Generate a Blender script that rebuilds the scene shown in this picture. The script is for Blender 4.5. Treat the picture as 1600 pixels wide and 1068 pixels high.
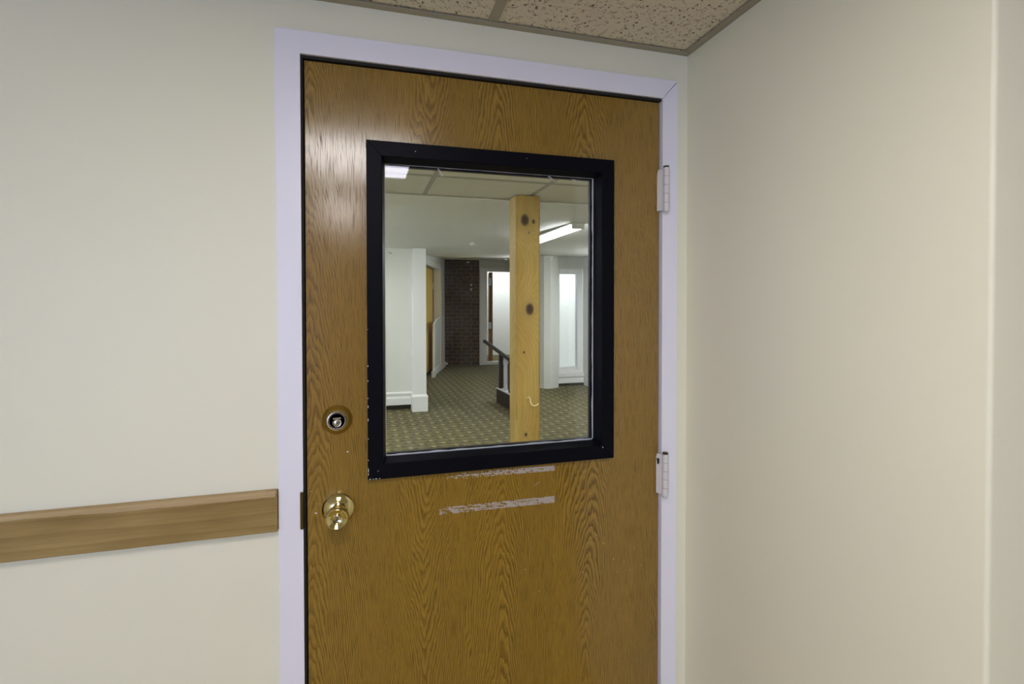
import bpy, bmesh, math, random
from mathutils import Vector, Matrix, noise as mnoise
random.seed(7)
SC = bpy.context.scene
COL = SC.collection
for o in list(bpy.data.objects):
    bpy.data.objects.remove(o)

# ------------------------------------------------------------------ camera
YAW, PIT, ROL = [math.radians(a) for a in (16.1035, -0.9064, -0.0592)]
CAM = Vector((0.0, -1.263, 1.48))
fw = Vector((math.sin(YAW)*math.cos(PIT), math.cos(YAW)*math.cos(PIT), math.sin(PIT)))
rt0 = Vector((math.cos(YAW), -math.sin(YAW), 0.0))
up0 = rt0.cross(fw)
rt = rt0*math.cos(ROL) + up0*math.sin(ROL)
up = up0*math.cos(ROL) - rt0*math.sin(ROL)
cd = bpy.data.cameras.new('camera')
cam = bpy.data.objects.new('camera', cd)
COL.objects.link(cam)
M = Matrix((rt, up, -fw)).transposed().to_4x4()
M.translation = CAM
cam.matrix_world = M
cd.sensor_fit = 'HORIZONTAL'
cd.sensor_width = 36.0
cd.lens = 809.75*36.0/1600.0
cd.shift_y = -47.23/1600.0
cd.clip_start = 0.02
SC.camera = cam

# ------------------------------------------------------------------ world, light, exposure
W = bpy.data.worlds.new('world')
SC.world = W
W.use_nodes = True
W.node_tree.nodes['Background'].inputs[0].default_value = (0.75, 0.82, 0.9, 1)
W.node_tree.nodes['Background'].inputs[1].default_value = 0.05
SC.view_settings.view_transform = 'Standard'
SC.view_settings.look = 'None'
SC.view_settings.gamma = 1.0
SC.view_settings.exposure = 0.10
SC.view_settings.use_curve_mapping = False
TROFFER = 14.5       # radiance of the lens of the ceiling lights on the camera's side
FILLTUBE = 66.0          # unseen strips added to brighten the hall
HALLFILL = 14.0     # unseen ceiling panels added to light the hall
BRIGHT = 9.5        # the panels of the two bright rooms beyond the hall

def area(name, loc, sx, sy, power, col, rot=(0, 0, 0)):
    l = bpy.data.lights.new(name, 'AREA')
    l.shape = 'RECTANGLE'; l.size = sx; l.size_y = sy; l.energy = power; l.color = col
    o = bpy.data.objects.new(name, l); COL.objects.link(o)
    o.location = loc; o.rotation_euler = rot
    return o

# daylight through the window of the near room (window_2, in wall_back)
DAY = area('window_daylight', (-2.05, -4.96, 1.2), 1.05, 1.15, 56.0, (.58, .78, 1.40), (math.radians(90), 0, 0))

# ------------------------------------------------------------------ node helpers
class NT:
    def __init__(s, name):
        s.m = bpy.data.materials.new(name); s.m.use_nodes = True
        s.t = s.m.node_tree; s.t.nodes.clear()
        s.out = s.n('ShaderNodeOutputMaterial')
        s.b = s.n('ShaderNodeBsdfPrincipled')
        s.l(s.b.outputs[0], s.out.inputs[0])
    def n(s, typ, **kw):
        x = s.t.nodes.new(typ)
        for k, v in kw.items(): setattr(x, k, v)
        return x
    def l(s, a, b): s.t.links.new(a, b)
    def set(s, inp, v):
        if hasattr(v, 'is_linked') or hasattr(v, 'links'): s.l(v, inp)
        elif isinstance(v, tuple) and len(v) == 3 and inp.type == 'RGBA': inp.default_value = (*v, 1)
        else: inp.default_value = v
    def math(s, op, a, b=0.0, c=0.0, clamp=False):
        x = s.n('ShaderNodeMath', operation=op, use_clamp=clamp)
        s.set(x.inputs[0], a); s.set(x.inputs[1], b); s.set(x.inputs[2], c)
        return x.outputs[0]
    def obj(s): return s.n('ShaderNodeTexCoord').outputs['Object']
    def xyz(s, v):
        x = s.n('ShaderNodeSeparateXYZ'); s.l(v, x.inputs[0]); return x.outputs
    def comb(s, a, b, c):
        x = s.n('ShaderNodeCombineXYZ')
        for i, v in enumerate((a, b, c)): s.set(x.inputs[i], v)
        return x.outputs[0]
    def scale(s, v, sc):
        x = s.n('ShaderNodeMapping'); s.l(v, x.inputs[0]); x.inputs['Scale'].default_value = sc
        return x.outputs[0]
    def noise(s, v, scale=5., detail=2., rough=.5, dist=0.):
        x = s.n('ShaderNodeTexNoise')
        s.l(v, x.inputs['Vector']); x.inputs['Scale'].default_value = scale
        x.inputs['Detail'].default_value = detail; x.inputs['Roughness'].default_value = rough
        x.inputs['Distortion'].default_value = dist
        return x.outputs[0]
    def ramp(s, f, stops, interp='LINEAR'):
        x = s.n('ShaderNodeValToRGB'); s.l(f, x.inputs[0]); r = x.color_ramp; r.interpolation = interp
        while len(r.elements) < len(stops): r.elements.new(0.5)
        for e, (p, c) in zip(r.elements, stops):
            e.position = p; e.color = (*c, 1) if isinstance(c, tuple) else (c, c, c, 1)
        return x.outputs[0]
    def mix(s, f, a, b, mode='MIX'):
        x = s.n('ShaderNodeMix', data_type='RGBA', blend_type=mode)
        s.set(x.inputs[0], f); s.set(x.inputs[6], a); s.set(x.inputs[7], b)
        return x.outputs[2]
    def bump(s, h, strength=.3, dist=.002):
        x = s.n('ShaderNodeBump'); s.l(h, x.inputs['Height'])
        x.inputs['Strength'].default_value = strength; x.inputs['Distance'].default_value = dist
        s.l(x.outputs[0], s.b.inputs['Normal']); return x
    def P(s, **kw):
        for k, v in kw.items(): s.set(s.b.inputs[k.replace('_', ' ')], v)

def paint(name, col, rough=.55, var=.04, bump=.12, bscale=260.):
    t = NT(name); v = t.obj()
    n = t.noise(v, 1.6, 3., .6)
    c2 = tuple(max(0, x*(1-var)) for x in col)
    t.P(Base_Color=t.mix(n, c2, col), Roughness=rough)
    if bump: t.bump(t.noise(v, bscale, 2., .6), bump, .0006)
    return t.m

def satin(m, spec):
    m.node_tree.nodes['Principled BSDF'].inputs['Specular IOR Level'].default_value = spec
    return m

def oak_door():
    t = NT('oak_veneer'); v = t.obj(); x, y, z = t.xyz(v)
    Wd = 0.235
    xs = t.math('DIVIDE', t.math('ADD', x, 0.105), Wd)
    leaf = t.math('FLOOR', xs)
    wob = t.noise(t.comb(t.math('MULTIPLY', x, 5.), t.math('MULTIPLY', leaf, 3.7), t.math('MULTIPLY', z, 1.3)), 1., 2., .5)
    u = t.math('SUBTRACT', t.math('FRACT', xs), 0.5)
    wn = t.n('ShaderNodeTexWhiteNoise', noise_dimensions='1D'); t.l(leaf, wn.inputs['W'])
    off = t.math('MULTIPLY', t.math('SUBTRACT', wn.outputs[0], 0.5), 0.35)
    u = t.math('ADD', t.math('ADD', u, off), t.math('MULTIPLY', t.math('SUBTRACT', wob, .5), .42))
    u2 = t.math('POWER', t.math('ABSOLUTE', u), 1.5)
    # sign of the cathedral arch flips from leaf to leaf
    sg = t.math('SUBTRACT', t.math('MULTIPLY', t.math('GREATER_THAN', wn.outputs[0], .5), 2.), 1.)
    zz = t.math('MULTIPLY', z, sg)
    nz = t.noise(t.comb(t.math('MULTIPLY', x, 14.), t.math('MULTIPLY', leaf, 5.1), t.math('MULTIPLY', z, 4.)), 1., 3., .55)
    ny = t.noise(t.comb(t.math('MULTIPLY', x, 75.), 0.0, t.math('MULTIPLY', z, 9.)), 1., 3., .6)
    g = t.math('ADD', t.math('ADD', zz, t.math('MULTIPLY', u2, 2.4)), t.math('MULTIPLY', nz, .26))
    g = t.math('ADD', g, t.math('MULTIPLY', ny, .060))
    big = t.noise(t.comb(t.math('MULTIPLY', x, 3.5), 7., t.math('MULTIPLY', z, 2.2)), 1., 1., .5)
    g = t.math('ADD', g, t.math('MULTIPLY', big, .30))
    ph = t.math('FRACT', t.math('MULTIPLY', g, 25.))
    # saw tooth: slow rise, quick fall = early-wood pore band
    ring = t.ramp(ph, [(0., .1), (.12, 1.), (.28, .8), (.55, .22), (.86, .0), (1., .1)])
    ph2 = t.math('FRACT', t.math('ADD', t.math('MULTIPLY', g, 71.), t.math('MULTIPLY', nz, 1.5)))
    ring2 = t.ramp(ph2, [(0., .0), (.3, 1.), (.7, .3), (1., .0)])
    ring = t.math('ADD', t.math('MULTIPLY', ring, .78), t.math('MULTIPLY', ring2, .22))
    fib = t.noise(t.comb(t.math('MULTIPLY', x, 620.), 0., t.math('MULTIPLY', z, 16.)), 1., 3., .6)
    pore = t.ramp(t.noise(t.comb(t.math('MULTIPLY', x, 430.), 3., t.math('MULTIPLY', z, 17.)), 1., 2., .55), [(.50, 0.), (.62, 1.)])
    pore = t.math('MULTIPLY', pore, t.math('ADD', t.math('MULTIPLY', ring, .85), .25))
    strength = t.noise(t.comb(t.math('MULTIPLY', x, 7.), 1., t.math('MULTIPLY', z, 1.6)), 1., 2., .5)
    strength = t.ramp(strength, [(.32, .35), (.7, 1.)])
    tone = t.noise(t.comb(t.math('MULTIPLY', x, 9.), t.math('MULTIPLY', leaf, 2.3), t.math('MULTIPLY', z, .9)), 1., 2., .5)
    base = t.mix(t.ramp(tone, [(.3, 0.), (.7, 1.)]), WOOD_A, WOOD_B)
    base = t.mix(t.math('MULTIPLY', fib, .45), base, WOOD_C)
    base = t.mix(t.math('MULTIPLY', t.math('MULTIPLY', t.math('SUBTRACT', 1., ring), strength), .34), base, WOOD_C)
    base = t.mix(t.math('MULTIPLY', t.math('MULTIPLY', ring, strength), .80), base, WOOD_D)
    base = t.mix(t.math('MULTIPLY', pore, .55), base, WOOD_E)
    t.P(Base_Color=base, Roughness=.42)
    t.b.inputs['Specular IOR Level'].default_value = .22
    t.b.inputs['Coat Weight'].default_value = 1.0
    t.b.inputs['Coat Roughness'].default_value = .17
    t.b.inputs['Coat IOR'].default_value = 1.62
    h = t.math('SUBTRACT', t.math('MULTIPLY', fib, .06), t.math('MULTIPLY', pore, 1.))
    t.bump(h, .25, .0005)
    t.l(t.math('SUBTRACT', 1., t.math('MULTIPLY', pore, .9)), t.b.inputs['Coat Weight'])
    return t.m

WOOD_A = (.185, .094, .004); WOOD_B = (.235, .122, .006); WOOD_C = (.47, .28, .045)
WOOD_D = (.072, .036, .003); WOOD_E = (.040, .020, .002)

def plank_wood(name, a, b, c, axis=0, knots=(), rough=.55, freq=60., stretch=2.2, bump=.2, ringmix=.30):
    """plain-sawn board; axis = grain direction in object space; knots = (u, z, r) on the front (xz) face."""
    t = NT(name); v = t.obj(); co = list(t.xyz(v))
    g = co[axis]; across = [co[i] for i in range(3) if i != axis]
    ca = t.math('ADD', across[0], t.math('MULTIPLY', across[1], .6))
    if axis == 0: ca = t.math('ADD', across[1], t.math('MULTIPLY', across[0], .6))
    w = t.noise(t.comb(t.math('MULTIPLY', ca, 7.), 2.5, t.math('MULTIPLY', g, .55)), 1., 3., .5)
    field = t.math('ADD', ca, t.math('MULTIPLY', w, .16))
    kmask = None
    for (ku, kz, kr) in knots:
        du = t.math('SUBTRACT', co[0], ku); dz = t.math('MULTIPLY', t.math('SUBTRACT', co[2], kz), .72)
        d = t.math('SQRT', t.math('ADD', t.math('MULTIPLY', du, du), t.math('MULTIPLY', dz, dz)))
        field = t.math('ADD', field, t.math('MULTIPLY', t.math('POWER', 2.718, t.math('MULTIPLY', d, -14./(kr*60))), .12*kr/.012))
        km = t.ramp(t.math('DIVIDE', d, kr*2.4), [(0., 1.), (.30, .9), (.42, .55), (.5, .12), (1., 0.)])
        kmask = km if kmask is None else t.math('MAXIMUM', kmask, km)
    ph = t.math('FRACT', t.math('MULTIPLY', field, freq))
    ring = t.ramp(ph, [(0., .0), (.5, .35), (.85, 1.), (1., .0)])
    fine = t.noise(t.comb(t.math('MULTIPLY', ca, 260.), 1., t.math('MULTIPLY', g, 9.)), 1., 3., .6)
    big = t.noise(t.comb(t.math('MULTIPLY', ca, 9.), 4., t.math('MULTIPLY', g, stretch)), 1., 2., .5)
    base = t.mix(t.ramp(big, [(.35, 0.), (.68, 1.)]), a, b)
    base = t.mix(t.math('MULTIPLY', ring, ringmix), base, c)
    base = t.mix(t.math('MULTIPLY', t.ramp(fine, [(.4, 0.), (.75, 1.)]), .3), base, c)
    if kmask is not None: base = t.mix(kmask, base, (.020, .009, .005))
    t.P(Base_Color=base, Roughness=rough)
    t.b.inputs['Specular IOR Level'].default_value = .18
    t.bump(fine, bump, .0008)
    return t.m

def metal(name, col, rough=.2, smudge=.08):
    t = NT(name); v = t.obj()
    n = t.noise(v, 90., 3., .6)
    t.P(Base_Color=col, Metallic=1.0, Roughness=t.math('ADD', rough, t.math('MULTIPLY', n, smudge)))
    return t.m

def tile_mat(name, base, dark, fissures=True, sc=1.0):
    t = NT(name); v = t.obj()
    oi = t.n('ShaderNodeObjectInfo')
    va = t.n('ShaderNodeVectorMath', operation='ADD'); t.l(v, va.inputs[0])
    t.l(t.comb(t.math('MULTIPLY', oi.outputs['Random'], 40.), 0., 0.), va.inputs[1]); v = va.outputs[0]
    # short worm holes
    w = t.noise(v, 105.*sc, 2., .55, .8)
    a = t.ramp(t.math('ABSOLUTE', t.math('SUBTRACT', w, .5)), [(0., 1.), (.020, 1.), (.034, 0.)])
    gate = t.ramp(t.noise(v, 82.*sc, 2., .6), [(.52, 0.), (.56, 1.)])
    f = t.math('MULTIPLY', a, gate)
    vo = t.n('ShaderNodeTexVoronoi'); t.l(v, vo.inputs['Vector']); vo.inputs['Scale'].default_value = 85.*sc
    rnd = t.xyz(vo.outputs['Color'])[0]
    pin = t.math('MULTIPLY', t.math('LESS_THAN', vo.outputs['Distance'], .26), t.math('GREATER_THAN', rnd, .80))
    f = t.math('MAXIMUM', f, t.math('MULTIPLY', pin, .9))
    grain = t.noise(v, 420., 3., .6)
    b = t.mix(grain, tuple(x*.86 for x in base), base)
    if not fissures: f = t.math('MULTIPLY', f, .25)
    t.P(Base_Color=t.mix(t.math('MULTIPLY', f, .92), b, dark), Roughness=.95)
    h = t.math('SUBTRACT', t.math('MULTIPLY', grain, .3), f)
    t.bump(h, .5, .002)
    return t.m

def carpet_mat():
    t = NT('patterned_carpet'); v = t.obj(); x, y, z = t.xyz(v)
    cell = .166
    u = t.math('DIVIDE', t.math('MULTIPLY', t.math('ADD', x, y), .7071), cell)
    w = t.math('DIVIDE', t.math('MULTIPLY', t.math('SUBTRACT', y, x), .7071), cell)
    def dot(du, dw, r):
        a = t.math('SUBTRACT', t.math('FRACT', t.math('ADD', u, du)), .5)
        b = t.math('SUBTRACT', t.math('FRACT', t.math('ADD', w, dw)), .5)
        # a lozenge across the axis the camera looks along
        p = t.math('ABSOLUTE', t.math('SUBTRACT', a, b)); q = t.math('ABSOLUTE', t.math('ADD', a, b))
        d = t.math('ADD', t.math('MULTIPLY', p, .62), t.math('MULTIPLY', q, 1.0))
        return t.ramp(t.math('DIVIDE', d, r), [(.7, 1.), (1., 0.)])
    fib = t.noise(v, 160., 3., .7)
    mid = t.noise(v, 26., 2., .6)
    base = t.mix(t.ramp(mid, [(.35, 0.), (.65, 1.)]), (.082, .074, .025), (.185, .166, .062))
    base = t.mix(dot(.0, .5, .26), base, (.085, .050, .028))
    base = t.mix(t.math('MULTIPLY', dot(.5, .0, .26), .8), base, (.060, .060, .030))
    base = t.mix(dot(.0, .0, .19), base, (.47, .39, .19))
    base = t.mix(dot(.28, .04, .19), base, (.018, .014, .008))
    base = t.mix(dot(-.05, .32, .19), base, (.018, .015, .009))
    base = t.mix(t.math('MULTIPLY', fib, .55), base, (.045, .037, .016))
    t.P(Base_Color=base, Roughness=1.0)
    t.bump(fib, .5, .004)
    return t.m

def glass_mat():
    t = NT('clear_glass'); t.t.nodes.remove(t.b)
    tr = t.n('ShaderNodeBsdfTransparent'); tr.inputs[0].default_value = (.95, .962, .955, 1)
    gl = t.n('ShaderNodeBsdfGlossy'); gl.inputs['Roughness'].default_value = .004
    gl.inputs['Color'].default_value = (.60, .60, .72, 1)
    df = t.n('ShaderNodeBsdfDiffuse'); df.inputs[0].default_value = (.8, .8, .78, 1)
    fr = t.n('ShaderNodeFresnel'); fr.inputs[0].default_value = 1.5
    m1 = t.n('ShaderNodeMixShader'); t.l(fr.outputs[0], m1.inputs[0]); t.l(tr.outputs[0], m1.inputs[1]); t.l(gl.outputs[0], m1.inputs[2])
    v = t.obj()
    sm = t.ramp(t.noise(t.scale(v, (3., 1., 2.)), 3., 4., .65), [(.45, .003), (.78, .022)])
    m2 = t.n('ShaderNodeMixShader'); t.l(sm, m2.inputs[0]); t.l(m1.outputs[0], m2.inputs[1]); t.l(df.outputs[0], m2.inputs[2])
    t.l(m2.outputs[0], t.out.inputs[0])
    return t.m

def thin_film(name, col, a):
    t = NT(name); v = t.obj()
    tr = t.n('ShaderNodeBsdfTransparent'); t.P(Base_Color=col, Roughness=.6)
    m = t.n('ShaderNodeMixShader'); f = t.ramp(t.noise(v, 220., 3., .6), [(.35, a*.35), (.62, a)])
    t.l(f, m.inputs[0]); t.l(tr.outputs[0], m.inputs[1]); t.l(t.b.outputs[0], m.inputs[2]); t.l(m.outputs[0], t.out.inputs[0])
    return t.m

def emit(name, col, strength, ribs=False):
    t = NT(name)
    t.P(Base_Color=(.8, .8, .8), Roughness=.4)
    t.b.inputs['Emission Color'].default_value = (*col, 1)
    t.b.inputs['Emission Strength'].default_value = strength
    return t.m

def brick_mat():
    t = NT('old_brick'); v = t.obj()
    oi = t.n('ShaderNodeObjectInfo')
    n = t.noise(v, 30., 4., .65)
    a = t.mix(oi.outputs['Random'], (.050, .025, .014), (.078, .036, .019))
    t.P(Base_Color=t.mix(t.ramp(n, [(.35, 0.), (.75, 1.)]), a, (.05, .034, .022)), Roughness=.9)
    t.bump(n, .6, .004)
    return t.m

MAT = dict(
    cream=paint('cream_wall_paint', (.86, .82, .635), .5, .03, .22, 190.),
    white_wall=paint('off_white_wall_paint', (.72, .73, .68), .6, .03, .1),
    gyp=paint('matte_gypsum_paint', (.74, .75, .71), .8, .05, .1),
    trimw=paint('lavender_white_gloss_paint', (.86, .83, .90), .38, .03, .05),
    wtrim=paint('white_gloss_trim_paint', (.82, .83, .82), .35, .03, .04),
    bright=paint('bright_white_wall_paint', (.9, .91, .9), .6, .02, .05),
    black=satin(paint('black_satin_paint', (.0042, .0044, .0075), .42, .2, .25, 320.), .07),
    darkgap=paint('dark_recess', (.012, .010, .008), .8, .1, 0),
    darkbase=paint('dark_vinyl_base', (.030, .024, .022), .5, .2, .1),
    floor=paint('tan_vinyl_floor', (.64, .48, .13), .5, .2, .1, 60.),
    darkback=plank_wood('brown_back_wall', (.26, .17, .075), (.32, .21, .09), (.18, .11, .045), 2, (), .6, 30., 1.),  # unseen back wall, given brown boards to dim its reflection in the door
    oak=oak_door(),
    rail=plank_wood('chair_rail_wood', (.27, .175, .052), (.46, .325, .130), (.15, .085, .022), 0, (), .5, 34., 3.4, .5, .34),
    pine=plank_wood('knotty_pine', (.33, .215, .052), (.42, .300, .088), (.19, .105, .020), 2,
                    ((-.022, 1.973, .024), (.032, 1.966, .009), (.008, 1.446, .024), (-.028, 1.19, .005), (-.016, .70, .008), (.004, 1.90, .004)), .55, 42., 1.4, .12),
    bareedge=plank_wood('bare_rail_edge', (.46, .33, .17), (.56, .42, .24), (.34, .22, .10), 0, (), .6, 46., 3.4, .5, .16),
    yellowwood=plank_wood('honey_wood', (.80, .54, .09), (.88, .60, .11), (.66, .42, .06), 2, (), .4, 40., 1.),
    brownwood=plank_wood('brown_wood', (.26, .12, .04), (.30, .15, .05), (.17, .07, .02), 2, (), .5, 40., 1.),
    brass=metal('polished_brass', (.70, .60, .30), .07, .05),
    satin_brass=metal('satin_brass', (.50, .36, .085), .36, .1),
    nickel=metal('worn_nickel', (.55, .50, .42), .22, .1),
    facemetal=metal('worn_dark_nickel', (.36, .29, .22), .55, .1),
    bronze=metal('dark_bronze', (.10, .075, .02), .45, .1),
    steel=metal('steel', (.6, .6, .6), .3, .1),
    hinge=paint('white_painted_steel', (.74, .70, .70), .38, .06, .1),
    tile=tile_mat('fissured_ceiling_tile', (.76, .69, .56), (.08, .06, .038), True, .86),
    halltile=tile_mat('fine_ceiling_tile', (.66, .65, .56), (.26, .25, .2), False),
    grid=paint('taupe_ceiling_grid', (.36, .325, .25), .5, .1, .05),
    hallgrid=paint('grey_ceiling_grid', (.32, .32, .26), .5, .1, .05),
    carpet=carpet_mat(),
    glass=glass_mat(),
    residue=paint('pale_tape_residue', (.50, .42, .36), .7, .25, .3),
    smear=thin_film('translucent_tape_smear', (.62, .60, .53), .42),
    chip=paint('bare_white_chip', (.72, .70, .66), .7, .1, 0),
    tape=paint('silver_glazing_tape', (.55, .55, .55), .5, .15, .1),
    brick=brick_mat(),
    mortar=paint('grey_mortar', (.20, .158, .115), .95, .3, .4, 80.),
    rubber=satin(paint('black_lacquer', (.007, .0065, .007), .4, .2, .05), .15),
    brownrail=satin(paint('dark_brown_lacquer', (.016, .012, .012), .45, .2, .05), .15),
    greypost=paint('grey_painted_post', (.42, .42, .45), .4, .1, .05),
    lens=emit('lit_light_lens', (1.0, .965, .97), TROFFER),
    hallfill=emit('hall_fill_lens', (1., .99, 1.0), HALLFILL),
    filltube=emit('fill_strip_lens', (.97, 1., 1.05), FILLTUBE),
    softtube=emit('lit_dim_strip_lens', (.97, 1., 1.05), 20.0),
    brightlens=emit('lit_room_lens', (.97, 1., 1.), BRIGHT),
    cord=paint('cream_cord', (.80, .72, .50), .5, .1, 0),
    lampwhite=paint('white_lamp_body', (.72, .72, .68), .4, .03, 0),
)

# ------------------------------------------------------------------ mesh helpers
def bm_box(bm, x0, x1, y0, y1, z0, z1):
    vs = [bm.verts.new(p) for p in ((x0,y0,z0),(x1,y0,z0),(x1,y1,z0),(x0,y1,z0),(x0,y0,z1),(x1,y0,z1),(x1,y1,z1),(x0,y1,z1))]
    for f in ((0,3,2,1),(4,5,6,7),(0,1,5,4),(1,2,6,5),(2,3,7,6),(3,0,4,7)):
        bm.faces.new([vs[i] for i in f])
    return vs

def bm_prism(bm, pts, z0, z1):
    """vertical prism over a plan polygon"""
    a = [bm.verts.new((x, y, z0)) for x, y in pts]; b = [bm.verts.new((x, y, z1)) for x, y in pts]
    n = len(pts)
    bm.faces.new(a[::-1]); bm.faces.new(b)
    for i in range(n): bm.faces.new((a[i], a[(i+1) % n], b[(i+1) % n], b[i]))

def bm_hull(bm, front, back):
    """loft between two equal rings of 3D points, capped"""
    a = [bm.verts.new(p) for p in front]; b = [bm.verts.new(p) for p in back]; n = len(a)
    bm.faces.new(a); bm.faces.new(b[::-1])
    for i in range(n): bm.faces.new((a[(i+1) % n], a[i], b[i], b[(i+1) % n]))

def bm_lathe(bm, prof, cx, cz, y0=0., seg=40, axis='y'):
    """profile [(r, d)]: turned about the y axis (axis 'y', d grows towards the camera) or z"""
    rings = []
    for r, d in prof:
        ring = []
        for i in range(seg):
            a = 2*math.pi*i/seg
            if axis == 'y': ring.append(bm.verts.new((cx + r*math.cos(a), y0 - d, cz + r*math.sin(a))))
            else: ring.append(bm.verts.new((cx + r*math.cos(a), y0 + r*math.sin(a), cz + d)))
        rings.append(ring)
    for a, b in zip(rings, rings[1:]):
        for i in range(seg): bm.faces.new((a[i], a[(i+1) % seg], b[(i+1) % seg], b[i]))
    bm.faces.new(rings[0]); bm.faces.new(rings[-1])

def bm_tube(bm, pts, r, seg=10):
    pts = [Vector(p) for p in pts]; rings = []
    ref = Vector((0, 0, 1))
    for i, p in enumerate(pts):
        d = (pts[min(i+1, len(pts)-1)] - pts[max(i-1, 0)]).normalized()
        a = d.cross(ref)
        if a.length < .1: a = d.cross(Vector((1, 0, 0)))
        a.normalize(); b = d.cross(a)
        rings.append([bm.verts.new(p + (a*math.cos(2*math.pi*k/seg) + b*math.sin(2*math.pi*k/seg))*r) for k in range(seg)])
    for A, B in zip(rings, rings[1:]):
        for i in range(seg): bm.faces.new((A[i], A[(i+1) % seg], B[(i+1) % seg], B[i]))
    bm.faces.new(rings[0]); bm.faces.new(rings[-1])

def world_loc(o):
    p = Vector((0, 0, 0))
    while o: p += o.location; o = o.parent
    return p

def obj(name, bm, mat, parent=None, origin=None, bevel=0., seg=2, smooth=False, sharp=35., keep_local=False):
    """link bm as ONE object. Coordinates are world; they are moved to a local origin (parent's by default)."""
    bmesh.ops.recalc_face_normals(bm, faces=bm.faces)
    if bevel:
        es = [e for e in bm.edges if e.is_manifold and e.calc_face_angle(0) > math.radians(25)]
        bmesh.ops.bevel(bm, geom=es, offset=bevel, segments=seg, affect='EDGES', profile=.5)
    if not keep_local:
        if origin is None: origin = world_loc(parent) if parent else Vector((0, 0, 0))
        origin = Vector(origin)
        bmesh.ops.translate(bm, verts=bm.verts, vec=-origin)
    me = bpy.data.meshes.new(name); bm.to_mesh(me); bm.free()
    me.materials.append(MAT[mat] if isinstance(mat, str) else mat)
    if smooth:
        for p in me.polygons: p.use_smooth = True
        try: me.set_sharp_from_angle(angle=math.radians(sharp))
        except Exception: pass
    o = bpy.data.objects.new(name, me); COL.objects.link(o)
    if not keep_local: o.location = origin - (world_loc(parent) if parent else Vector((0, 0, 0)))
    if parent: o.parent = parent
    return o

def box(name, mat, b, parent=None, bevel=0., origin=None, **k):
    bm = bmesh.new(); bm_box(bm, *b)
    return obj(name, bm, mat, parent, origin, bevel, **k)

def tag(o, label=None, cat=None, group=None, kind=None):
    if label: o['label'] = label
    if cat: o['category'] = cat
    if group: o['group'] = group
    if kind: o['kind'] = kind
    return o

def thing(name, loc, label, cat, group=None, kind=None, rz=0.):
    o = bpy.data.objects.new(name, None); COL.objects.link(o)
    o.empty_display_size = .1
    o.location = loc; o.rotation_euler = (0, 0, rz)
    return tag(o, label, cat, group, kind)

def inst(src, name, parent, loc, rot=None, scale=None):
    c = src.copy(); c.name = name; COL.objects.link(c); c.parent = parent; c.location = loc
    if rot: c.rotation_euler = rot
    if scale: c.scale = scale
    return c

# ------------------------------------------------------------------ room on the camera's side
XR = .8745          # right wall
ZC = 2.17           # ceiling
OX0, OX1, OZ = -.131, .790, 2.039    # clear opening between the frame faces

bm = bmesh.new()    # the wall with the door, opening left free
bm_box(bm, -2.7, OX0-.02, 0, .12, 0, 2.30)
bm_box(bm, OX1+.02, XR+.3, 0, .12, 0, 2.30)
bm_box(bm, OX0-.02, OX1+.02, 0, .12, OZ+.02, 2.30)
tag(obj('wall_front', bm, 'cream'), 'cream painted wall around the wooden door, with a chair rail at left', 'wall', kind='structure')

bm = bmesh.new()    # wall that turns an outside corner towards the right
vs = bm_box(bm, XR, 2.6, -.736, .0, 0, 2.30)
es = [e for e in bm.edges if abs(e.verts[0].co.x-XR) < 1e-5 and abs(e.verts[1].co.x-XR) < 1e-5 and e.verts[0].co.y < -.7 and e.verts[1].co.y < -.7]
bmesh.ops.bevel(bm, geom=es, offset=.007, segments=4, affect='EDGES', profile=.5)
tag(obj('wall_right', bm, 'cream', smooth=True), 'cream wall beside the door hinges, ending in a rounded outside corner', 'wall', kind='structure')
tag(box('wall_left', 'cream', (-2.82, -2.7, -5.0, .12, 0, 2.3)), 'cream wall at the far left of the camera side room', 'wall', kind='structure')
bm = bmesh.new()
for b in ((-2.82, -2.69, 0, 2.3), (-1.41, 2.72, 0, 2.3), (-2.69, -1.41, 0, .56), (-2.69, -1.41, 1.84, 2.3)): bm_box(bm, b[0], b[1], -5.12, -5.0, b[2], b[3])
w2 = thing('window_2', (-2.05, -5.06, .56), 'white framed window in the brown wall behind the camera', 'window', kind='structure')
for b in ((-2.69, -2.65, .56, 1.84), (-1.45, -1.41, .56, 1.84), (-2.65, -1.45, .56, .60), (-2.65, -1.45, 1.80, 1.84), (-2.065, -2.035, .60, 1.80)):
    box('frame_bar', 'wtrim', (b[0], b[1], -5.10, -5.04, b[2], b[3]), w2)
box('pane', 'glass', (-2.65, -1.45, -5.075, -5.069, .60, 1.80), w2)
tag(obj('wall_back', bm, 'darkback'), 'unseen wall behind the camera, made brown to dim reflections in the door', 'wall', kind='structure')
tag(box('wall_side', 'cream', (2.6, 2.72, -5.0, 0, 0, 2.3)), 'cream wall right of the outside corner, beyond the frame', 'wall', kind='structure')
tag(box('floor', 'floor', (-2.82, 2.72, -5.12, .0, -.1, 0)), 'tan vinyl floor on the near side of the wooden door', 'floor', kind='structure')

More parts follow.
